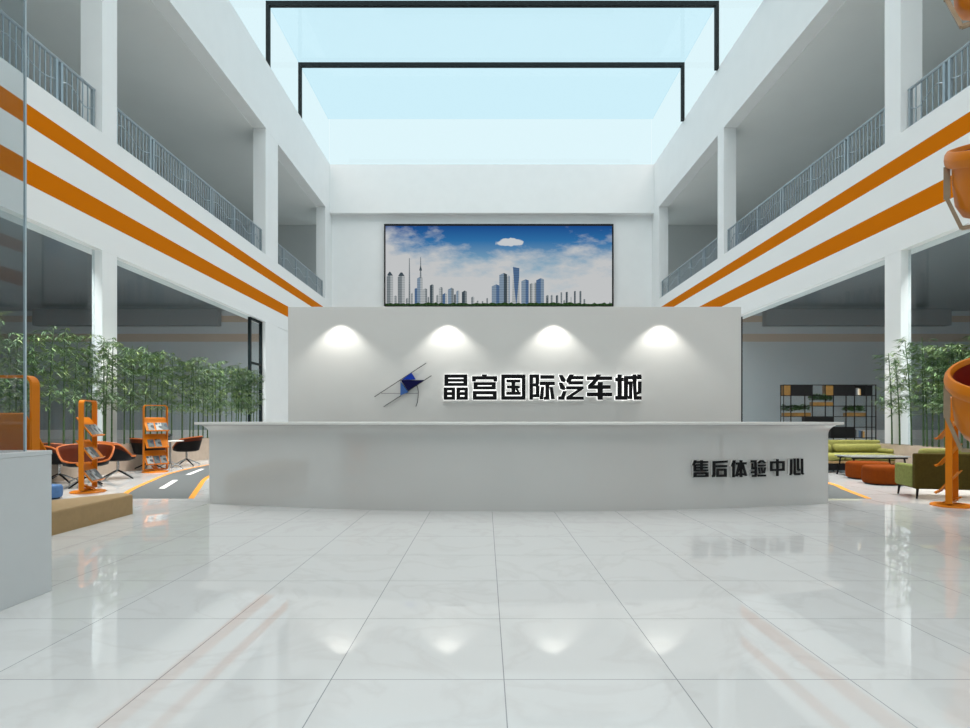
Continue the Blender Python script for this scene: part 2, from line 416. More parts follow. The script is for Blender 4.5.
fl = lambda px, py: ((px - 485.5) * 1.21 / (py - 418.0), 571 * 1.21 / (py - 418.0))   # floor survey: sighting -> metres
road('grey vinyl road with orange borders and white dashes curving past the bamboo on the left',
     [(-5.52, 8.58), (-5.95, 9.47), (-6.47, 10.97), (-6.98, 12.7), (-7.2, 14.9), (-6.9, 17.0), (-6.0, 19.0)],
     [(-4.38, 8.58), (-4.96, 9.97), (-5.56, 11.44), (-5.82, 12.5), (-5.9, 14.0), (-5.7, 15.8), (-5.0, 17.5)], 8.58,
     [[fl(158.6, 488.7), fl(164.8, 488.7), fl(178.2, 480.2), fl(172.9, 480.2)], [fl(185.4, 474.8), fl(190.7, 474.8), fl(204.6, 469), fl(200.5, 469)]], 1)
road('grey vinyl road with an orange border running out beside the sofas on the right',
     [(5.80, 8.58), (6.11, 9.6), (6.42, 10.6), (6.45, 12.2), (6.1, 14.0)],
     [(4.60, 8.58), (4.85, 9.6), (5.10, 10.6), (5.1, 12.0), (4.8, 13.4)], 8.58, [], -1)

# ------------------------------------------------------------------ sign wall, lettering, logo
SY = 9.6
sw = B(-3.32, 4.30, SY, SY + .35, 0, 3.08, bev=.006)
tag(sw.build('sign_wall', M['signwall'], None), 'wide free-standing pale grey feature wall behind the reception counter', 'feature wall')

def R4(x0, y0, x1, y1): return [(x0, y0), (x1, y0), (x1, y1), (x0, y1)]
def frame(x0, y0, x1, y1, hx0, hy0, hx1, hy1):
    return [R4(x0, y0, x1, hy0), R4(x0, hy1, x1, y1), R4(x0, hy0, hx0, hy1), R4(hx1, hy0, x1, hy1)]
G = {}
G['jing'] = (frame(3, 0, 98, 44, 17, 11, 84, 34) + [R4(17, 18, 84, 27)] + frame(0, 53, 46, 100, 13, 62, 34, 90) + [R4(13, 71, 34, 81)]
             + frame(54, 53, 100, 100, 67, 62, 88, 90) + [R4(67, 71, 88, 81)])
G['gong'] = [R4(40, 0, 58, 8), R4(0, 7, 100, 18), R4(0, 18, 13, 26), R4(87, 18, 100, 26)] + frame(6, 31, 94, 58, 20, 41, 80, 48) + frame(3, 67, 98, 100, 16, 78, 84, 88)
G['guo'] = frame(0, 0, 100, 100, 13, 13, 87, 88) + [R4(22, 21, 78, 30), R4(24, 45, 76, 54), R4(21, 70, 80, 80), R4(43, 30, 57, 70), [(60, 58), (67, 55), (74, 66), (68, 70)]]
G['ji'] = [R4(0, 0, 12, 100), R4(12, 0, 37, 11), R4(25, 11, 37, 36), R4(12, 36, 35, 46), R4(26, 46, 38, 90), R4(12, 80, 26, 90),
           R4(44, 3, 98, 15), R4(42, 29, 100, 41), R4(65, 41, 78, 100), R4(58, 90, 65, 100), [(47, 50), (57, 50), (53, 98), (41, 98)], [(82, 50), (92, 50), (100, 98), (88, 98)]]
G['qi'] = [[(3, 2), (15, 2), (29, 22), (23, 29), (12, 25)], [(3, 33), (14, 33), (28, 56), (22, 61), (9, 57)], [(19, 67), (31, 67), (21, 100), (0, 100), (0, 89), (11, 88)],
           [(45, 0), (60, 0), (46, 32), (34, 30), (33, 20)], R4(50, 6, 99, 17), R4(41, 27, 97, 38), R4(32, 48, 99, 58), [(82, 58), (99, 58), (52, 89), (33, 89)], R4(33, 89, 100, 100)]
G['che'] = [R4(0, 8, 100, 20), [(38, 0), (55, 0), (50, 8), (34, 8)], [(29, 20), (45, 20), (23, 46), (5, 43)], R4(5, 43, 94, 56), R4(44, 30, 62, 43), R4(44, 56, 62, 73), R4(44, 86, 62, 100), R4(0, 73, 100, 86)]
G['cheng'] = [R4(9, 0, 22, 87), R4(0, 13, 9, 25), R4(22, 13, 29, 25), R4(0, 87, 30, 100), R4(34, 6, 100, 17), R4(34, 17, 47, 90), R4(30, 90, 44, 100), R4(47, 28, 64, 38), R4(54, 38, 64, 97), R4(49, 87, 54, 97),
              [(68, 0), (80, 0), (80, 6), (68, 6)], [(68, 17), (80, 17), (82, 87), (100, 88), (100, 100), (73, 100)], [(89, 28), (100, 28), (99, 74), (86, 79), (84, 72), (89, 68)], [(86, 0), (98, 0), (100, 6), (88, 6)]]
G['shou'] = [[(11, 0), (25, 0), (18, 18), (8, 32), (0, 28)], R4(8, 26, 22, 65), R4(22, 6, 98, 15), R4(22, 24, 96, 32), R4(22, 40, 96, 48), R4(22, 56, 98, 65), R4(50, 0, 64, 6), R4(50, 15, 64, 24), R4(50, 32, 64, 40), R4(50, 48, 64, 56)] + frame(8, 73, 100, 100, 25, 82, 83, 91)
G['hou'] = [[(4, 6), (100, 2), (100, 14), (20, 17), (20, 84), (16, 98), (0, 100), (0, 89), (4, 86)], R4(20, 30, 97, 41)] + frame(29, 51, 94, 99, 43, 62, 79, 86)
G['ti'] = [[(12, 0), (27, 0), (22, 24), (8, 38), (0, 34)], R4(8, 26, 21, 100), R4(30, 13, 96, 25), R4(55, 0, 69, 13), R4(55, 25, 69, 100), [(45, 25), (57, 25), (40, 96), (26, 96)], [(67, 25), (79, 25), (100, 94), (86, 94)], R4(46, 79, 55, 89), R4(69, 79, 80, 89)]
G['yan'] = [R4(0, 0, 36, 11), R4(24, 11, 36, 43), R4(3, 18, 14, 43), R4(3, 43, 38, 54), R4(26, 54, 38, 90), R4(0, 67, 24, 77), R4(7, 90, 36, 100),
            [(63, 0), (80, 0), (100, 15), (93, 20), (71, 9), (52, 20), (44, 15)], R4(47, 27, 98, 37), [(48, 45), (58, 45), (64, 80), (55, 80)], [(66, 45), (75, 45), (81, 78), (73, 78)], [(90, 45), (100, 45), (92, 80), (84, 78)], R4(46, 89, 100, 99)]
G['zhong'] = frame(0, 12, 43, 70, 14, 24, 43, 58)[:3] + frame(57, 12, 100, 70, 57, 24, 86, 58)[:2] + [R4(86, 24, 100, 58), R4(43, 0, 57, 100)]
G['xin'] = [[(5, 4), (18, 4), (16, 86), (8, 98), (0, 96), (4, 82)], [(29, 0), (41, 0), (41, 87), (74, 87), (74, 98), (36, 98), (29, 91)], [(52, 0), (64, 0), (64, 62), (73, 62), (73, 72), (58, 73), (52, 67)], [(80, 2), (93, 2), (94, 86), (100, 93), (92, 97), (83, 93)]]
def grow(poly, d):
    """offset a convex-ish polygon outwards by d"""
    n = len(poly); ar = sum(poly[i][0] * poly[(i + 1) % n][1] - poly[(i + 1) % n][0] * poly[i][1] for i in range(n))
    sg = 1 if ar > 0 else -1; out = []
    for i in range(n):
        p0, p1, p2 = Vector(poly[i - 1]), Vector(poly[i]), Vector(poly[(i + 1) % n])
        e1, e2 = (p1 - p0).normalized(), (p2 - p1).normalized()
        n1, n2 = Vector((e1.y, -e1.x)) * sg, Vector((e2.y, -e2.x)) * sg
        m = n1 + n2
        m = m / max(0.4, m.dot(n1)) if m.length > 1e-6 else n1
        out.append(tuple(p1 + m * d))
    return out
def glyph(key, label, wdt, hgt, loc, rz, group, halo, depth=0.05, plate='halo', bold=1.5):
    """one raised character: u right, v down over a 100 x 100 cell, front towards -y"""
    t = thing('sign_character', label, 'sign letter', loc, rz, group)
    fn = lambda u, v, h: ((u - 50) / 100 * wdt, -h, (50 - v) / 100 * hgt)
    mb = MB()
    for k, p in enumerate(G[key]): mb.prism(grow(p, bold), fn, 0.030, 0.030 + depth + k * 0.00012)
    mb.build('letter_face', M['letter'], t)
    mb = MB()
    for k, p in enumerate(G[key]): mb.prism(grow(p, halo), fn, 0.0, 0.029 - k * 0.00012)
    mb.build('backlit_plate', M[plate], t)
    return t
fx = lambda px: (px - 485.5) / 571 * SY
fz = lambda py: 1.21 + (418 - py) / 571 * SY
ordn = ('first', 'second', 'third', 'fourth', 'fifth', 'sixth', 'seventh')
for i, (k, ch, x0, x1) in enumerate((('jing', '晶', 444.2, 467.7), ('gong', '宫', 472.4, 496.9), ('guo', '国', 501.4, 525.0), ('ji', '际', 529.5, 554.0), ('qi', '汽', 558.1, 582.8), ('che', '车', 586.7, 611.0), ('cheng', '城', 615.0, 640.3))):
    glyph(k, f'black raised character {ch}, {ordn[i]} of the large sign on the feature wall', (x1 - x0) / 571 * SY, (399.6 - 375.0) / 571 * SY, ((fx(x0) + fx(x1)) / 2, SY, fz(387.3)), 0, 'characters of the wall sign', 2.5, 0.030)

lg = thing('logo_emblem', 'blue kite-shaped emblem with crossing grey lines on the feature wall', 'logo', (fx(402), SY, fz(386)))
lp = lambda u, v: (fx(360 + u / 10.4) - fx(402), fz(350 + v / 10.4) - fz(386))
def flat(poly, h0, h1, name, m):
    MB().prism([lp(*p) for p in poly], lambda u, v, h: (u, -h, v), h0, h1).build(name, m, lg)
def line(pts, r, name='line'):
    MB().tube([(lp(*p)[0], -0.03, lp(*p)[1]) for p in pts], r, 6).build(name, M['logoline'], lg)
flat([(440, 312), (540, 240), (583, 308)], .025, .06, 'upper_facet', M['logoblue'])
flat([(430, 316), (668, 316), (500, 422)], .028, .068, 'dark_facet', M['logonavy'])
flat([(425, 330), (508, 440), (425, 472)], .02, .05, 'lower_facet', M['logosky'])
line([(155, 487), (690, 138)], .007); line([(250, 590), (430, 474)], .007); line([(500, 428), (745, 268)], .007)
line([(222, 452), (605, 452)], .004); line([(425, 318), (425, 472)], .004); line([(432, 316), (668, 316)], .005)
line([(592, 365), (604, 400), (609, 440), (606, 490), (598, 545), (583, 590)], .006, 'arc_line')

# wall-washer spots of the feature wall
for i, px in enumerate((338, 447, 555, 664)):
    x = (px - 485.5) / 571 * 9.4
    l = bpy.data.lights.new('wall_washer', 'SPOT'); l.energy = 44; l.spot_size = R(104); l.spot_blend = 0.55; l.color = (1, 0.97, 0.90); l.shadow_soft_size = 0.02
    o = bpy.data.objects.new('wall_washer', l); C.objects.link(o); o.location = (x, SY - .24, 2.97); o.rotation_euler = (0, 0, 0)

# ------------------------------------------------------------------ curved reception counter
CX, HW = 0.47, 4.38
Yend, Ymid = 8.08, 7.39
sag = Yend - Ymid; Rc = (HW * HW + sag * sag) / (2 * sag); CYc = Ymid + Rc
def plan(o, n=48):
    hw = HW + o; r = Rc + o; a = math.asin(hw / r)
    pts = [(CX + r * math.sin(-a + 2 * a * k / n), CYc - r * math.cos(-a + 2 * a * k / n)) for k in range(n + 1)]
    return pts + [(CX + hw, 8.75), (CX - hw, 8.75)]
cnt = thing('reception_counter', 'long curved pale grey reception counter with a flared top edge', 'reception counter', (CX, 8.2, 0))
lc = lambda pts, z: [(x - CX, y - 8.2, z) for x, y in pts]
prof = [(0.0, 0.0), (0.0, 0.98)]
for k in range(1, 9):
    a = k / 8 * math.pi / 2
    prof.append((0.125 * (1 - math.cos(a)), 0.98 + 0.135 * math.sin(a)))
MB().loft([lc(plan(o), z) for o, z in prof]).build('counter_body', M['counter'], cnt, smooth=True)
top = MB().loft([lc(plan(o), z) for o, z in ((0.125, 1.115), (0.15, 1.118), (0.155, 1.125), (0.155, 1.147), (0.15, 1.153))])
top.build('countertop', M['countertop'], cnt, smooth=True)

# counter lettering, each character sits on the curve
def counter_point(x):
    s = (x - CX) / Rc
    return Vector((x, CYc - math.sqrt(Rc * Rc - (x - CX) ** 2), 0)), math.asin(s)
for i, (k, ch, x0, x1, y0, y1) in enumerate((('shou', '售', 691.3, 708.2, 460, 476.6), ('hou', '后', 710.8, 727.3, 460, 476.6), ('ti', '体', 729.5, 746.8, 460, 476.6),
                                            ('yan', '验', 749, 765.6, 460, 476.3), ('zhong', '中', 768, 784.2, 459, 475.5), ('xin', '心', 787, 803.7, 458.3, 475))):
    d = 7.6
    for _ in range(6):
        x = ((x0 + x1) / 2 - 485.5) / 571 * d; p, ang = counter_point(x); d = p.y
    z = 1.21 + (418 - (y0 + y1) / 2) / 571 * d
    wd = (x1 - x0) / 571 * d
    glyph(k, f'black raised character {ch}, {ordn[i]} of the small sign on the counter front', wd / math.cos(ang) * 1.0, (y1 - y0) / 571 * d, (p.x + math.sin(ang) * .012 - .018, p.y - math.cos(ang) * .012, z), ang, 'characters of the counter sign', 2.0, 0.012, 'plate', 1.0)

# ------------------------------------------------------------------ big screen
scx, scz = (-5.72 + 7.22) / 2, (7.53 + 12.15) / 2
scr = thing('display_screen', 'large wide screen showing a city skyline under a cloudy blue sky', 'screen', (scx, 32.2, scz))
SWd, SH = 12.94, 4.62
mb = MB(); hx, hz = SWd / 2, SH / 2
mb.box(-hx, hx, -.02, .19, hz - .1, hz); mb.box(-hx, hx, -.02, .19, -hz, -hz + .02); mb.box(-hx, -hx + .08, -.02, .19, -hz + .02, hz - .1); mb.box(hx - .08, hx, -.02, .19, -hz + .02, hz - .1)
mb.box(-hx + .08, hx - .08, .06, .19, -hz + .02, hz - .1)
mb.build('screen_frame', M['black'], scr)
def screen_sky():
    m = bpy.data.materials.new('screen_sky_picture'); m.use_nodes = True
    nt = m.node_tree; nt.nodes.clear()
    out = nt.nodes.new('ShaderNodeOutputMaterial'); em = nt.nodes.new('ShaderNodeEmission')
    tc = nt.nodes.new('ShaderNodeTexCoord'); sp = nt.nodes.new('ShaderNodeSeparateXYZ'); nt.links.new(tc.outputs['Object'], sp.inputs[0])
    zz = math_node(nt, 'DIVIDE', math_node(nt, 'ADD', sp.outputs[2], hz), SH)       # 0 bottom .. 1 top
    sky = nt.nodes.new('ShaderNodeValToRGB'); e = sky.color_ramp.elements
    e[0].position = 0.25; e[0].color = srgb(160, 182, 194)
    e[1].position = 1.0; e[1].color = srgb(24, 68, 132)
    k = e.new(0.55); k.color = srgb(118, 156, 182); k = e.new(0.80); k.color = srgb(46, 108, 162)
    nt.links.new(zz, sky.inputs[0])
    mp = nt.nodes.new('ShaderNodeMapping'); mp.inputs['Scale'].default_value = (0.32, 1, 0.75); nt.links.new(tc.outputs['Object'], mp.inputs[0])
    mp.inputs['Rotation'].default_value = (0, R(14), 0); mp.inputs['Location'].default_value = (1.3, 0, 0.2)
    nz = nt.nodes.new('ShaderNodeTexNoise'); nz.inputs['Scale'].default_value = 1.15; nz.inputs['Detail'].default_value = 8; nz.inputs['Roughness'].default_value = 0.62
    nt.links.new(mp.outputs[0], nz.inputs['Vector'])
    # cloud bank low down, its upper edge sags in the middle-right and climbs at both ends
    ax = math_node(nt, 'ABSOLUTE', math_node(nt, 'SUBTRACT', sp.outputs[0], 1.2))
    lift = math_node(nt, 'MULTIPLY', math_node(nt, 'POWER', math_node(nt, 'DIVIDE', ax, 6.5), 2.0), 0.20)
    cl = math_node(nt, 'ADD', math_node(nt, 'SUBTRACT', nz.outputs['Fac'], math_node(nt, 'MULTIPLY', zz, 0.62)), lift)
    cr = nt.nodes.new('ShaderNodeValToRGB'); cr.color_ramp.elements[0].position = 0.07; cr.color_ramp.elements[1].position = 0.33
    nt.links.new(cl, cr.inputs[0])
    mx = nt.nodes.new('ShaderNodeMix'); mx.data_type = 'RGBA'
    nt.links.new(cr.outputs[0], mx.inputs[0]); nt.links.new(sky.outputs[0], mx.inputs[6]); mx.inputs[7].default_value = srgb(192, 194, 195)
    # one small oval cloud
    dx = math_node(nt, 'DIVIDE', math_node(nt, 'SUBTRACT', sp.outputs[0], 0.64), 0.95); dz = math_node(nt, 'DIVIDE', math_node(nt, 'SUBTRACT', sp.outputs[2], 1.28), 0.30)
    dd = math_node(nt, 'ADD', math_node(nt, 'MULTIPLY', dx, dx), math_node(nt, 'MULTIPLY', dz, dz))
    n2 = nt.nodes.new('ShaderNodeTexNoise'); n2.inputs['Scale'].default_value = 2.5; n2.inputs['Detail'].default_value = 5; nt.links.new(tc.outputs['Object'], n2.inputs['Vector'])
    d2 = math_node(nt, 'ADD', dd, math_node(nt, 'MULTIPLY', n2.outputs['Fac'], 1.6))
    c2 = nt.nodes.new('ShaderNodeValToRGB'); c2.color_ramp.elements[0].position = 0.86; c2.color_ramp.elements[0].color = (1, 1, 1, 1); c2.color_ramp.elements[1].position = 1.0; c2.color_ramp.elements[1].color = (0, 0, 0, 1)
    nt.links.new(math_node(nt, 'MULTIPLY', d2, 0.65), c2.inputs[0])
    m2 = nt.nodes.new('ShaderNodeMix'); m2.data_type = 'RGBA'
    nt.links.new(c2.outputs[0], m2.inputs[0]); nt.links.new(mx.outputs[2], m2.inputs[6]); m2.inputs[7].default_value = srgb(196, 200, 203)
    nt.links.new(m2.outputs[2], em.inputs[0]); nt.links.new(em.outputs[0], out.inputs[0])
    return m
def emit(name, c, stripes=False):
    m = bpy.data.materials.new(name); m.use_nodes = True; nt = m.node_tree; nt.nodes.clear()
    out = nt.nodes.new('ShaderNodeOutputMaterial'); em = nt.nodes.new('ShaderNodeEmission')
    tc = nt.nodes.new('ShaderNodeTexCoord'); wv = nt.nodes.new('ShaderNodeTexWave'); wv.bands_direction = 'Z' if stripes else 'X'
    wv.inputs['Scale'].default_value = 3.2 if stripes else 1.5; wv.inputs['Distortion'].default_value = 0.6 if stripes else 3
    nt.links.new(tc.outputs['Object'], wv.inputs['Vector'])
    r = nt.nodes.new('ShaderNodeValToRGB'); r.color_ramp.elements[0].color = tuple(x * .72 for x in c[:3]) + (1,); r.color_ramp.elements[1].color = tuple(min(1, x * 1.15) for x in c[:3]) + (1,)
    nt.links.new(wv.outputs['Fac'], r.inputs[0]); nt.links.new(r.outputs[0], em.inputs[0]); nt.links.new(em.outputs[0], out.inputs[0])
    return m
B(-hx + .08, hx - .08, .04, .058, -hz + .02, hz - .1).build('sky_picture', screen_sky(), scr)
tones = [emit('screen_tower_pale', srgb(165, 170, 172), True), emit('screen_tower_grey', srgb(118, 126, 130), True), emit('screen_tower_dark', srgb(62, 74, 82), True),
         emit('screen_tower_blue', srgb(122, 140, 158), True), emit('screen_tower_deep_blue', srgb(76, 102, 136), True), emit('screen_trees', srgb(42, 66, 36))]
PA = lambda z: (380 + z / 8.083 - 499) / 228 * SWd
PB = lambda z: (495 + z / 7.76 - 499) / 228 * SWd
VA = lambda z: (265.3 - (220 + z / 8.083)) / 81.5 * SH
VB = lambda z: (265.3 - (220 + z / 7.76)) / 81.5 * SH
tw = [(PA, VA, *t) for t in ((60, 112, 440, 1, 0), (150, 207, 445, 1, 0), (285, 305, 550, 4, 4), (305, 350, 458, 3, 0), (350, 386, 552, 0, 1), (408, 438, 520, 2, 1), (460, 478, 605, 1, 0), (480, 510, 542, 0, 1), (510, 545, 590, 4, 0),
      (553, 600, 547, 3, 1), (603, 616, 600, 2, 2), (620, 645, 570, 3, 0), (665, 705, 570, 2, 1), (740, 765, 618, 1, 0), (785, 800, 650, 1, 0), (825, 837, 655, 1, 1), (862, 875, 630, 1, 1), (905, 968, 520, 3, 4), (118, 140, 610, 0, 1), (215, 236, 630, 1, 0), (258, 272, 590, 1, 0), (390, 402, 620, 1, 1))]
tw += [(PB, VB, *t) for t in ((35, 95, 412, 3, 2), (95, 116, 432, 0, 3), (205, 262, 460, 3, 4), (270, 295, 490, 1, 0), (300, 320, 485, 0, 1), (320, 380, 452, 4, 3), (395, 415, 582, 1, 1), (400, 410, 600, 2, 2), (432, 450, 580, 1, 0), (472, 490, 582, 2, 1), (508, 520, 560, 1, 1), (548, 565, 556, 2, 1), (584, 594, 595, 0, 0), (612, 626, 550, 2, 1), (653, 668, 550, 1, 2), (685, 698, 612, 1, 1), (530, 545, 620, 1, 0), (750, 766, 650, 1, 1), (885, 892, 635, 1, 1))]
base = -hz + .06
def tower(*prs):
    mb = MB()
    for poly, h, c in prs: mb.prism(poly, fn, h, .041, c)
    mb.build('tower_picture', tones[:5], scr)
fn = lambda u, v, h: (u, h, v)
for P, V, x0, x1, yt, ca, cb in tw:
    a, b, t = P(x0), P(x1), V(yt); mid = a + (b - a) * .58; wd = b - a
    sl = min(.12, wd * .35)
    prs = [([(a, base), (mid, base), (mid, t), (a, t - sl)], .036, ca), ([(mid, base), (b, base), (b, t - sl * .6), (mid, t)], .036, cb)]
    if x0 in (60, 150): prs.append(([(a + .02, t - .06), (b - .02, t - .06), (b - .15, t + .14), (a + .15, t + .14)], .034, 2))
    if x0 == 305: prs += [([(PA(322), VA(410)), (PA(345), VA(410)), (PA(337), VA(375)), (PA(330), VA(375))], .034, 2), ([(PA(327), t - .1), (PA(340), t - .1), (PA(336), VA(300)), (PA(331), VA(300))], .035, 1)]
    tower(*prs)
tower(([(PA(236), VA(695)), (PA(252), VA(695)), (PA(246), VA(310)), (PA(240), VA(310))], .036, 1))
tower(([(PB(140), VB(365)), (PB(190), VB(375)), (PB(182), VB(660)), (PB(160), VB(660))], .033, 4), ([(PB(140), VB(420)), (PB(165), VB(660)), (PB(132), VB(660))], .032, 0), ([(PB(189), VB(430)), (PB(192), VB(660)), (PB(168), VB(660))], .032, 0))
mb = MB(); n = 90
ptsT = [(-hx + .08 + (SWd - .16) * k / n, base + .05 + rnd.random() * .11) for k in range(n + 1)]
for p, q in zip(ptsT, ptsT[1:]): mb.prism([(p[0], -hz + .02), (q[0], -hz + .02), q, p], fn, .030, .041)
mb.build('treeline_picture', tones[5], scr)

# ------------------------------------------------------------------ balcony railings
def railing(x, y0, y1, label, grid0=11.87):
    t = thing('balcony_railing', label, 'railing', (x, y0, 7.7), 0, 'balcony railings')
    L = y1 - y0; H = .98
    MB().tube([(0, 0, H - .03), (0, L, H - .03)], .035, 8).build('top_rail', M['rail'], t, smooth=True)
    MB().box(-.015, .015, 0, L, .08, .11).build('bottom_rail', M['rail'], t)
    g = grid0 - 3.3 * 6; posts = []
    while g < y1 + 1:
        for p in (g - .07, g + .07, g + 1.65):
            if y0 + .02 < p < y1 - .02: posts.append(p)
        g += 3.3
    posts += [y0 + .05, y1 - .05]
    posts = sorted(set(posts))
    P = [p for i, p in enumerate(posts) if i == 0 or p - posts[i - 1] > .09]
    for p in P: MB().box(-.03, .03, p - y0 - .03, p - y0 + .03, 0, H - .05).build('post', M['rail'], t)
    nb = 0
    for a, b in zip(P, P[1:]):
        if b - a < .3: continue
        pts = [(0.0, a - y0 + (b - a) * k / 14, .52 + .10 * math.sin(2 * math.pi * k / 14)) for k in range(15)]
        MB().tube(pts, .014, 6).build('wave_rail', M['rail'], t, smooth=True)
        n = max(2, round((b - a) / .15))
        for k in range(1, n):
            MB().box(-.011, .011, a - y0 + (b - a) * k / n - .011, a - y0 + (b - a) * k / n + .011, .11, H - .05).build('baluster', M['rail'], t)
for side, x, far in (('left', XL - .16, ((5.2, 12.96), (13.56, 22.62), (24.04, 31.06))), ('right', XR + .16, ((5.2, 12.96), (13.56, 22.62), (23.30, 31.06)))):
    for (a, b), wh in zip(far, ('cut by the picture edge', 'between the two columns', 'short bay next to the back wall')):
        railing(x, a, b, f'grey balcony railing on the {side} gallery, {wh}')

# ------------------------------------------------------------------ left desk and glass screen
dk = thing('reception_desk', 'plain grey box desk at the left edge with a glass sheet standing on it', 'desk', (-3.7, 3.0, 0))
B(-.65, .662, -1.2, 1.0, 0.0, .955, bev=.004).build('desk_body', M['block'], dk)
B(-.652, .664, -1.202, 1.002, .955, .985, bev=.004).build('desk_top', M['block'], dk)
gp = thing('glass_screen', 'tall grey-tinted glass sheet standing on the desk at the left edge', 'glass screen', (-3.1, 3.0, .985))
B(-.006, .006, -1.1, .838, 0, 3.6).build('pane', M['tglass'], gp)
B(-.0065, .0065, .838, .85, 0, 3.6).build('polished_edge', M['edge'], gp)

# ------------------------------------------------------------------ magazine racks
def band_loop(hw, z0, z1, rad, th, dep):
    """rounded-corner inverted U band"""
    out, inn = [], []
    def path(r, w_, top):
        p = [(-w_, z0)]
        for k in range(7):
            a = math.pi - k / 6 * math.pi / 2; p.append((-w_ + r + r * math.cos(a), top - r + r * math.sin(a)))
        for k in range(7):
            a = math.pi / 2 - k / 6 * math.pi / 2; p.append((w_ - r + r * math.cos(a), top - r + r * math.sin(a)))
        return p + [(w_, z0)]
    o, i = path(rad, hw, z1), path(rad - th, hw - th, z1 - th)
    mb = MB()
    for k in range(len(o) - 1):
        mb.prism([o[k], o[k + 1], i[k + 1], i[k]], lambda u, v, h: (u, h, v), -dep / 2, dep / 2)
    bmesh.ops.remove_doubles(mb.bm, verts=mb.bm.verts[:], dist=1e-5)
    # drop the internal walls left between the welded segments
    seen = {}
    for f in mb.bm.faces[:]:
        key = tuple(sorted(v.index for v in f.verts))
    return mb
SHELF_Z = (1.22, 0.85, 0.48)
def make_rack(label, loc, rz):
    t = thing('magazine_rack', label, 'magazine rack', loc, rz, 'orange magazine racks')
    band_loop(.25, .05, 1.5, .07, .018, .075).build('frame', M['orange'], t, smooth=False)
    MB().loft([[(.27 * math.cos(a) * s_, .25 * math.sin(a) * s_, z) for a in [k * math.pi / 8 for k in range(16)]] for s_, z in ((1.0, 0), (1.0, .012), (.94, .024), (.5, .035))]).build('base_plate', M['orange'], t)
    mb = MB(); mb.bar((0, -.1, .035), (0, .1, .13), .10, .02); mb.bar((-.232, 0, .06), (.232, 0, .06), .05, .03); mb.build('foot_strut', M['orange'], t)
    for zt in SHELF_Z:
        sh = MB().bar((0, .08, zt), (0, -.14, zt - .30), .462, .012).build('sloped_shelf', M['orange'], t)
        MB().bar((0, -.136, zt - .305), (0, -.162, zt - .283), .462, .010).build('lip', M['orange'], sh)
    return t
covers = []
def cover(name, c1, c2, sc):
    m = bpy.data.materials.new(name); m.use_nodes = True; nt = m.node_tree; p = nt.nodes['Principled BSDF']
    tc = nt.nodes.new('ShaderNodeTexCoord'); vo = nt.nodes.new('ShaderNodeTexVoronoi'); vo.inputs['Scale'].default_value = sc
    nt.links.new(tc.outputs['Object'], vo.inputs['Vector'])
    r = nt.nodes.new('ShaderNodeValToRGB'); r.color_ramp.interpolation = 'CONSTANT'; r.color_ramp.elements[0].color = c1; r.color_ramp.elements[1].color = c2; r.color_ramp.elements[1].position = .45
    nt.links.new(vo.outputs['Distance'], r.inputs[0]); nt.links.new(r.outputs[0], p.inputs['Base Color']); p.inputs['Roughness'].default_value = .3
    return m
covers = [cover('magazine_cover_dark', (.015, .02, .025, 1), (.16, .18, .18, 1), 11), cover('magazine_cover_slate', (.02, .035, .06, 1), (.08, .10, .10, 1), 9), cover('magazine_cover_pale', (.05, .06, .07, 1), (.34, .36, .36, 1), 13)]
covname = ['dark', 'slate', 'pale']
M['paper'] = mat('magazine_paper', (.7, .69, .66, 1), .7, noise=.03)
mag_mesh = {}
def magazine(rack, xs, zt, side, ci, label):
    """a magazine lying on a rack's sloped shelf"""
    if ci not in mag_mesh:
        o = B(-.062, .062, 0, .004, 0, .2); o.box(-.060, .062, .004, .010, .002, .198, mi=1)
        ob = o.build('magazine', [covers[ci], M['paper']]); mag_mesh[ci] = ob
    else:
        ob = mag_mesh[ci].copy(); C.objects.link(ob)
    s_ = side
    bot = Vector((xs, -.134, zt - .292)); topv = Vector((xs, .08, zt))
    up = (topv - bot).normalized(); xax = Vector((-s_, 0, 0)); yax = up.cross(xax).normalized()
    m3 = Matrix((xax, yax, up)).transposed().to_4x4()
    nrm = yax if yax.y * s_ > 0 else -yax
    m3.translation = bot + nrm * .018 + up * .006
    # the cover (local y=0) must face away from the shelf
    base = Matrix.Translation(rack.location) @ Matrix.Rotation(rack.rotation_euler.z, 4, 'Z')
    ob.matrix_world = base @ m3
    tag(ob, label, 'magazine', 'magazines on the orange racks')
rackA = make_rack('orange magazine rack turned nearly edge-on behind the tan bench', (-6.50, 9.34, 0), R(103))
rackB = make_rack('orange magazine rack facing us beside the curving road', (-7.40, 12.8, 0), R(50))
rackC = make_rack('orange rack seen from behind, partly through the glass screen at the left edge', (-3.635, 4.3, 0), R(180)); rackC.scale = (1, 1, 1.02)
rackD = make_rack('orange magazine rack standing behind the green sofa at the right edge', (6.43, 7.87, 0), R(223))
lev = ('top', 'middle', 'lowest')
for rk, nm, plan_ in ((rackA, 'the rack behind the bench', ((-.13, .02, .15), (-.13, .02), (-.13, .02, .15))), (rackB, 'the rack beside the road', ((-.12, .04, .165), (-.12, .03), (-.14, 0, .14)))):
    for li, xs in enumerate(plan_):
        for k, x in enumerate(xs):
            ci = (li + k * 2 + (1 if rk is rackA else 0)) % 3
            pos = ('nearest end', 'second along', 'far end')[k]
            magazine(rk, x, SHELF_Z[li], -1, ci, f'{covname[ci]} magazine, {lev[li]} shelf of {nm}, {pos}')

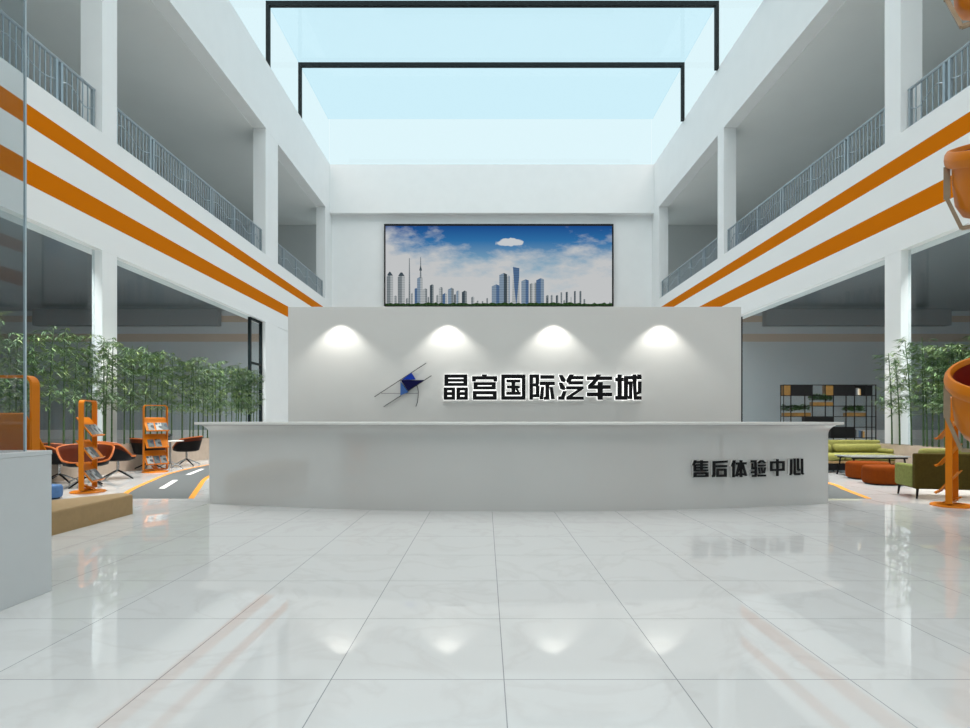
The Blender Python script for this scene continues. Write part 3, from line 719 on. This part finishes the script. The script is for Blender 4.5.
# ------------------------------------------------------------------ tub chairs and small tables on the left
def make_chair(label, loc, rz):
    """tub chair, opening towards local -y"""
    t = thing('tub_chair', label, 'chair', loc, rz, 'orange tub chairs'); t.scale = (1.03, 1.03, 1.0)
    n = 40
    def h(th):                       # rim height, th = 0 at the back (+y)
        a = abs(th)
        if a < R(85): return .74 - .05 * (a / R(85)) ** 2
        if a < R(140): k = (a - R(85)) / R(55); return .69 - .25 * (3 * k * k - 2 * k ** 3)
        return .44
    def ring(fr, off):
        pts = []
        for k in range(n):
            th = -math.pi + 2 * math.pi * k / n; H = h(th)
            prof = [(.02, .405), (.20, .395), (.275, .42), (.315, .42 + (H - .42) * .35), (.345, .42 + (H - .42) * .7), (.365, H)]
            r, z = prof[fr]
            if H < .46: r = min(r, .30)
            pts.append(((r + off) * math.sin(th) * 1.05, (r + off) * math.cos(th) * .92, z - off * (1.2 if fr < 3 else 0.0)))
        return pts
    inner = [ring(i, 0) for i in range(6)]
    outer = [ring(i, .028) for i in range(6)]
    mid_o = [tuple(c * 1.004 if q < 2 else c for q, c in enumerate(p)) for p in outer[4]]
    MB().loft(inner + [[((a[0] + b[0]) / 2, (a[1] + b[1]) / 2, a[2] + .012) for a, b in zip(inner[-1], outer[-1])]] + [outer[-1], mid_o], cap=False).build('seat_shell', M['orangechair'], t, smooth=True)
    shell = [c for c in kids(t)][-1]
    MB().loft([[((p[0] * .02), (p[1] * .02), .366) for p in outer[0]]] + outer[:5], cap=False).build('outer_shell', M['matte'], t, smooth=True)
    rim = [((a[0] + b[0]) / 2, (a[1] + b[1]) / 2, a[2]) for a, b in zip(inner[-1], outer[-1])]
    MB().tube(rim + [rim[0]], .017, 6, cap=False).build('rim_piping', M['rim'], shell, smooth=True)
    MB().tube([(0, 0, .16), (0, 0, .37)], .025, 10).build('pedestal', M['chrome'], t, smooth=True)
    for k in range(4):
        a = R(45 + 90 * k)
        MB().tube([(0, 0, .17), (.12 * math.cos(a), .12 * math.sin(a), .12), (.33 * math.cos(a), .33 * math.sin(a), .016)], [.02, .017, .013], 8).build('leg', M['chrome' if k % 2 else 'black'], t, smooth=True)
    return t
make_chair('orange tub chair facing us, directly behind the edge-on magazine rack', (-7.03, 10.05, 0), R(35))
make_chair('orange tub chair half hidden by the grey desk at the left edge', (-7.93, 10.62, 0), R(110))
make_chair('orange tub chair turned away with its black back shown, between the two racks', (-7.34, 11.40, 0), R(125))
make_chair('orange tub chair right of the rack by the road, black back outward', (-7.62, 14.55, 0), R(-80))
make_chair('orange tub chair tucked behind the rack by the road', (-7.84, 13.3, 0), R(150))
def make_table(label, loc):
    t = thing('side_table', label, 'table', loc, 0, 'white round tables')
    MB().lathe([(.29, .635), (.30, .64), (.30, .655), (.29, .66)], 32).build('tabletop', M['tabletop'], t, smooth=True)
    MB().tube([(0, 0, .14), (0, 0, .635)], .022, 10).build('stem', M['chrome'], t, smooth=True)
    for k in range(4):
        a = R(20 + 90 * k)
        MB().tube([(0, 0, .15), (.26 * math.cos(a), .26 * math.sin(a), .014)], .012, 8).build('leg', M['chrome'], t)
make_table('white round table by the orange chairs behind the edge-on rack', (-7.52, 10.72, 0))
make_table('white round table by the chair right of the road-side rack', (-7.72, 13.98, 0))
def leaf_ball(n, rx, rz_, zc, ls, seed):
    r = random.Random(seed); mb = MB()
    for _ in range(n):
        a, u = r.uniform(0, 6.283), r.uniform(-.6, 1); q = r.uniform(.5, 1)
        c = Vector((rx * q * math.cos(a) * math.sqrt(max(.05, 1 - u * u)), rx * q * math.sin(a) * math.sqrt(max(.05, 1 - u * u)), zc + rz_ * u * q))
        d = Vector((math.cos(a), math.sin(a), r.uniform(-.2, .8))).normalized(); s_ = d.cross(Vector((r.uniform(-1, 1), r.uniform(-1, 1), 1))).normalized()
        L = ls * r.uniform(.7, 1.2); q4 = [c - d * L * .5, c + s_ * L * .22 + Vector((0, 0, L * .05)), c + d * L * .5, c - s_ * L * .22 + Vector((0, 0, L * .05))]
        mb.bm.faces.new([mb.bm.verts.new(p) for p in q4])
    return mb
def pot(label, loc, s=1.0):
    t = thing('potted_plant', label, 'plant', loc, 0, 'table plants')
    MB().lathe([(.05 * s, 0), (.075 * s, .04 * s), (.085 * s, .09 * s), (.07 * s, .1 * s)], 20).build('bowl', M['vase'], t, smooth=True)
    leaf_ball(90, .10 * s, .05 * s, .12 * s, .055 * s, 3).build('leaves', M['vase'], t)
pot('dark low plant in a bowl on the table behind the edge-on rack', (-7.44, 10.78, .66), .9)
pot('dark low plant in a bowl on the table beside the road-side rack', (-7.78, 14.02, .66), 1.0)

# ------------------------------------------------------------------ bench, stool
be = thing('bench', 'long low tan bench in front of the edge-on magazine rack', 'bench', (-4.75, 6.2, 0))
outl = [(-4.46, 5.3), (-4.45, 7.2), (-4.48, 7.25), (-4.62, 7.36), (-4.68, 7.36), (-5.08, 6.72), (-5.3, 6.1), (-5.4, 5.3)]
fnb = lambda u, v, h: (u + 4.75, v - 6.2, h)
cen = Vector((-4.85, 6.3))
sc_ = lambda p, k: tuple(cen + (Vector(p) - cen) * k)
MB().loft([[fnb(*sc_(p, k), z) for p in outl] for k, z in ((1, 0), (1, .05), (1, .225), (.99, .24), (.97, .247))]).build('cushion', M['tan'], be)
st = thing('stool', 'small blue round stool between the desk and the tan bench', 'stool', (-6.56, 8.55, 0))
MB().lathe([(.17, .02), (.185, .035), (.19, .10), (.19, .17), (.175, .20), (.10, .212)], 32).build('upholstery', M['blue'], st, smooth=True)
MB().lathe([(.15, 0), (.15, .02)], 24).build('base_ring', M['black'], st)

# ------------------------------------------------------------------ planters and bamboo
def planter(label, x0, x1, y0, y1):
    t = thing('planter', label, 'planter', ((x0 + x1) / 2, (y0 + y1) / 2, 0))
    hx_, hy_ = (x1 - x0) / 2, (y1 - y0) / 2
    mb = B(-hx_, hx_, -hy_, hy_, 0, .56); mb.box(-hx_, hx_, -hy_, -hy_ + .04, .56, .62); mb.box(-hx_, hx_, hy_ - .04, hy_, .56, .62); mb.box(-hx_, -hx_ + .04, -hy_ + .04, hy_ - .04, .56, .62); mb.box(hx_ - .04, hx_, -hy_ + .04, hy_ - .04, .56, .62)
    mb.build('trough', M['planter'], t)
    B(-hx_ + .04, hx_ - .04, -hy_ + .04, hy_ - .04, .56, .59).build('soil', M['soil'], t)
planter('long beige trough planter with bamboo along the left glazing', -8.46, -8.12, 8.8, 21.0)
planter('long beige trough planter with bamboo behind the green sofa on the right', 9.04, 9.38, 7.5, 13.25)
def bamboo_proto(seed, H):
    r = random.Random(seed)
    lean = (r.uniform(.0, .08), r.uniform(-.08, .08))
    c = MB(); pts, rs = [], []
    N = 12
    at = lambda k: Vector((lean[0] * (k ** 2) * H * .6, lean[1] * (k ** 2) * H * .6, H * k))
    for k in range(N + 1):
        p = at(k / N); rr = .019 * (1 - .65 * k / N)
        pts += [p, p + Vector((0, 0, .008)), p + Vector((0, 0, .016))]; rs += [rr, rr * 1.3, rr]
    c.tube(pts, rs, 6)
    lf = MB()
    for _ in range(50):
        k = r.uniform(.34, 1.0); p = at(k); a = r.uniform(0, 6.283); L = r.uniform(.15, .42) * (1.15 - .5 * k)
        d = Vector((math.cos(a), math.sin(a), r.uniform(.1, .7))).normalized()
        e = p + d * L
        if e.x < -.3: continue
        c.tube([p, (p + e) / 2 + Vector((0, 0, .02)), e], [.004, .003, .0015], 3, cap=False)
        for j in range(8):
            q = p + d * L * r.uniform(.35, 1.05)
            b = a + r.uniform(-1.2, 1.2)
            if q.x < -.30: continue
            dd = Vector((math.cos(b), math.sin(b), r.uniform(-.7, .25))).normalized(); l = r.uniform(.09, .17)
            s_ = dd.cross(Vector((0, 0, 1))).normalized() * l * .10
            mid = q + dd * l * .4; tip = q + dd * l + Vector((0, 0, -l * .15))
            lf.bm.faces.new([lf.bm.verts.new(v) for v in (q, mid + s_, tip, mid - s_)])
    return c, lf
protos = []
def bamboo(i, x, y, h, rz, label, group):
    if i >= len(protos):
        c, lf = bamboo_proto(40 + i, 2.22)
        t = thing('bamboo', label, 'bamboo', (x, y, .575), rz, group)
        c.build('culm', M['culm'], t, smooth=True); lf.build('foliage', M['leaf'], t, fix=False)
        protos.append(t)
    else:
        t = dup(protos[i]); t.location = (x, y, .575); t.rotation_euler = (0, 0, rz); t['label'] = label; t['group'] = group
    t.scale = (1, 1, h / 2.22)
y = 9.2; k = 0
while y < 20.75:
    lab, grp = ('slender bamboo stalk in the left planter, nearer than the white column', 'bamboo before the near left column') if y < 12.7 else \
               (('slender bamboo stalk in the left planter standing in front of the white column', 'bamboo in front of the left column') if y < 13.5 else
                ('slender bamboo stalk in the left planter, between white column and black window frame', 'bamboo beyond the left column'))
    bamboo(k if k < 8 else rnd.randrange(8), -8.22 + rnd.uniform(-.04, .06), y, 2.22 + rnd.uniform(-.22, .2), rnd.uniform(-.1, .1), lab, grp)
    k += 1; y += rnd.choice((.10, .16, .22, .38, .34, .26))
rp = [px for px in (892, 899.8, 911.5, 923.5, 927, 932.5, 939, 945, 951, 957, 962, 968, 974, 982, 990)]
for j, px in enumerate(rp):
    x = 9.15 + rnd.uniform(-.06, .04)
    lab = 'slender bamboo stalk in the right planter in front of the white column' if px < 925 else 'slender bamboo stalk in the right planter above the green sofa back'
    bamboo(rnd.randrange(8), x, min(13.1, x * 571 / (px - 485.5)), 2.1 + rnd.uniform(-.2, .25), math.pi + rnd.uniform(-.1, .1), lab, 'bamboo before the right column' if px < 925 else 'bamboo beside the right column')

# ------------------------------------------------------------------ right lounge
def cushion(mb, x0, x1, y0, y1, z0, z1, b=.05): return mb.box(x0, x1, y0, y1, z0, z1, bev=b, seg=3)
# near sofa, its back to us (front towards +y)
so = thing('sofa', 'green sofa with its shade-darkened back towards us beside the orange rack', 'sofa', (7.494, 8.651, 0), R(-13))
L = 1.02
B(-L, L, -.36, -.26, .15, .68, bev=.02, seg=3).build('backrest', M['greenshade'], so, smooth=True)
B(-L + .02, L - .02, -.25, .29, .15, .27, bev=.02).build('seat_base', M['greenshade'], so)
for s_ in (-1, 1):
    a, b = sorted((s_ * L, s_ * (L - .13)))
    B(a, b, -.25, .31, .16, .50, bev=.035, seg=3).build('armrest', M['greenlt'], so, smooth=True)
for i in range(2):
    a = -L + .14 + i * .885
    cushion(MB(), a, a + .87, -.12, .32, .275, .42).build('seat_cushion', M['green'], so, smooth=True)
    cushion(MB(), a, a + .87, -.252, -.08, .43, .75, .06).build('back_cushion', M['green'], so, smooth=True)
for sx in (-L + .06, L - .06):
    for sy in (-.30, .26):
        MB().tube([(sx, sy, .18), (sx * 1.02, sy * 1.04, 0)], [.022, .012], 8).build('leg', M['black'], so)
# far sofa facing us
s2 = thing('sofa', 'long olive green sofa facing us in front of the black shelving', 'sofa', (7.95, 13.0, 0))
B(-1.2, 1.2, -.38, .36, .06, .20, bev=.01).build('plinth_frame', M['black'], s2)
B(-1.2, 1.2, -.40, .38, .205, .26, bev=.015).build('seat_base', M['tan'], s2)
for i in range(2):
    a = -1.14 + i * 1.15
    cushion(MB(), a, a + 1.13, -.42, .2, .262, .42, .06).build('seat_cushion', M['green'], s2, smooth=True)
    cushion(MB(), a + .02, a + 1.11, .02, .2, .425, .62, .08).build('back_cushion', M['green'], s2, smooth=True)
B(-1.2, 1.2, .215, .38, .26, .70, bev=.04, seg=3).build('backrest', M['green'], s2, smooth=True)
cushion(MB(), .99, 1.2, -.36, .15, .425, .52, .045).build('arm_roll', M['green'], s2, smooth=True)
for sx in (-1.12, 1.12):
    for sy in (-.3, .3): B(sx - .03, sx + .03, sy - .03, sy + .03, 0, .06).build('leg', M['black'], s2)
# poufs
def sup(a, b, n=40, e=3.2):
    out = []
    for k in range(n):
        t = 2 * math.pi * k / n; c, s_ = math.cos(t), math.sin(t)
        out.append((a * math.copysign(abs(c) ** (2 / e), c), b * math.copysign(abs(s_) ** (2 / e), s_)))
    return out
def pouf(label, loc):
    t = thing('pouf', label, 'pouf', loc, 0, 'orange poufs')
    rr = []
    for k, z in ((.93, .025), (.985, .05), (1, .10), (1, .25), (.985, .30), (.94, .328), (.86, .34)):
        rr.append([(x * k, y * k, z) for x, y in sup(.36, .29)])
    MB().loft(rr).build('upholstery', M['pouf'], t, smooth=True)
    MB().loft([[(x * .88, y * .88, z) for x, y in sup(.36, .29)] for z in (0, .025)]).build('base', M['black'], t)
pouf('rust orange pouf in front, beside the arm of the near green sofa', (7.33, 10.45, 0))
pouf('rust orange pouf behind, nearer the coffee table', (7.62, 11.39, 0))
ct = thing('coffee_table', 'long grey coffee table with thin black legs in front of the far sofa', 'coffee table', (8.16, 12.06, 0))
B(-.62, .62, -.28, .28, .395, .42, bev=.005).build('tabletop', M['greytop'], ct)
mb = B(-.58, .58, -.25, -.23, .36, .39); mb.box(-.58, .58, .23, .25, .36, .39); mb.build('frame', M['black'], ct)
for sx in (-1, 1):
    for sy in (-1, 1): MB().bar((sx * .52, sy * .22, .38), (sx * .58, sy * .25, 0), .025, .025).build('leg', M['black'], ct)

# shelving unit
SX, SYY = 7.07, 13.54; k_ = 13.6 / 571 / 8.083
shx = lambda zx: (zx - 108) * k_
shz = lambda zy: 1.21 + (418 - (370 + zy / 8.083)) / 571 * 13.6
su = thing('shelving_unit', 'open black metal shelving unit with boxes and plants behind the far sofa', 'shelving', (SX, SYY, 0))
LV = [shz(v) for v in (122, 207, 292, 377, 462, 548)] + [.49, .25, .02]
mb = MB()
for zx in (108, 168, 280, 340, 445, 510, 612, 680, 775, 852):
    for yy in ((0, .14) if zx in (108, 852) else (0,)):
        x = shx(zx); a, b = max(0, x - .009), x + .009
        mb.box(a, b, yy, yy + .02, 0, LV[0] + .01)
mb.build('upright_frame', M['black'], su)
for z in LV: B(0, shx(852) + .009, 0, .16, z - .008, z + .008).build('shelf', M['black'], su)
def cell(zx0, zx1, zy0, zy1, m, name, y0=.005, y1=.155):
    B(shx(zx0), shx(zx1), y0, y1, shz(zy1) + .009, shz(zy0) - .009).build(name, m, su)
cell(113, 163, 122, 207, M['amber'], 'wooden_box'); cell(170, 338, 122, 207, M['black'], 'closed_box'); cell(449, 507, 122, 207, M['amber'], 'wooden_box')
cell(513, 678, 122, 207, M['black'], 'closed_box'); cell(683, 849, 122, 207, M['black'], 'back_panel', .135, .155); cell(282, 508, 377, 462, M['black'], 'closed_box'); cell(490, 678, 462, 548, M['black'], 'closed_box')
def herb(label, zx0, zx1, zyb, seed):
    x0, x1 = SX + shx(zx0), SX + shx(zx1); z = shz(zyb) + .0095
    t = thing('planter_box', label, 'planter box', ((x0 + x1) / 2, SYY + .08, z), 0, 'planter boxes on the shelving'); hw_ = (x1 - x0) / 2
    B(-hw_, hw_, -.07, .07, 0, .085).build('wooden_trough', M['amber'], t)
    mb = MB(); r = random.Random(seed)
    for q in range(6):
        c = leaf_ball(60, .085, .09, .18, .085, seed * 9 + q); mb.add(c, Matrix.Translation((-hw_ * .85 + 1.6 * hw_ * q / 5, r.uniform(-.03, .03), r.uniform(-.01, .015)))); c.bm.free()
    mb.build('foliage', M['plant'], t, fix=False)
herb('wooden planter box with a green plant on the upper middle of the shelving', 345, 508, 292, 5)
herb('wooden planter box with a dark plant at the left of the shelving', 116, 330, 377, 6)
herb('wooden planter box with a dark plant at the right of the shelving', 617, 770, 377, 7)
bcol = [mat('book_grey', (.16, .18, .2, 1), .5, noise=.1), mat('book_blue', (.04, .08, .16, 1), .5, noise=.1), mat('book_ochre', (.4, .24, .08, 1), .5, noise=.1), mat('book_black', (.02, .02, .025, 1), .5, noise=.1), mat('book_cream', (.6, .55, .45, 1), .5, noise=.1)]
bn = ('grey', 'blue', 'ochre', 'black', 'cream')
for zx, zyb, row, cols_ in ((700, 207, 'top', (0, 4, 2)), (700, 548, 'lower', (0, 1, 3, 2))):
    x = SX + shx(zx)
    for q, ci in enumerate(cols_):
        wd, hh = (.03, .17 - .012 * q) if row == 'top' else (.045, .18 - .012 * q)
        t = B(-wd / 2, wd / 2, -.055, .055, 0, hh, bev=.003).build('book', bcol[ci])
        t.location = (x + wd / 2, SYY + .07, shz(zyb) + .0095); x += wd + .003
        tag(t, f'{bn[ci]} book standing on the {row} shelf at the right of the shelving', 'book', f'books on the {row} shelf')

# ------------------------------------------------------------------ hanging orange tubs at the right edge
TX, TY = 4.74, 5.0
def tub(label, z):
    t = thing('hanging_tub', label, 'tub', (TX, TY, z), R(-43), 'orange tubs on the pole')
    tl = Matrix.Rotation(R(24), 4, 'X') @ Matrix.Rotation(R(2), 4, 'Y')
    def T(mb): bmesh.ops.transform(mb.bm, matrix=tl, verts=mb.bm.verts[:]); return mb
    def bowl(prof, n=56):
        rings = [[(r * math.cos(2 * math.pi * q / n), r * math.sin(2 * math.pi * q / n), z_) for q in range(n)] for r, z_ in prof]
        return MB().loft(rings, cap=False)
    body = T(bowl([(.01, -.60), (.33, -.59), (.43, -.545), (.485, -.44), (.508, -.22), (.515, 0)])).build('tub', M['orange2'], t, smooth=True)
    r = []
    for k in range(11):
        a = math.pi * 2 * k / 10; r.append((.535 + .035 * math.cos(a), -.01 + .075 * math.sin(a)))
    T(bowl(r)).build('rim', M['orange2'], body, smooth=True)
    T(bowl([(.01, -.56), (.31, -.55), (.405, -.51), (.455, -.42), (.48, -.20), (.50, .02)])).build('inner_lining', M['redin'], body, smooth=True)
    pts = [(-.545, 0, -.06), (-.545, 0, -.36), (-.44, 0, -.66), (.44, 0, -.66), (.545, 0, -.36), (.545, 0, -.06)]
    mb = MB()
    for a, b in zip(pts, pts[1:]): mb.bar(a, b, .05, .03)
    mb.build('bracket', M['bronze'], t)
    MB().bar((0, .0, -.675), (.257, .677, -.675), .05, .03).build('support_arm', M['bronze'], t)
    return t
tub('orange round tub in a metal bracket, lowest of three at the right edge', 1.57)
tub('orange round tub in a metal bracket, middle of three at the right edge', 3.63)
tub('orange round tub in a metal bracket, topmost and cut by the corner', 5.50)
tag(MB().tube([(TX + .65, TY + .34, 0), (TX + .65, TY + .34, 6.2)], .035, 12).build('support_pole', M['bronze'], None, smooth=True), 'bronze pole carrying the three orange tubs at the right edge', 'pole')
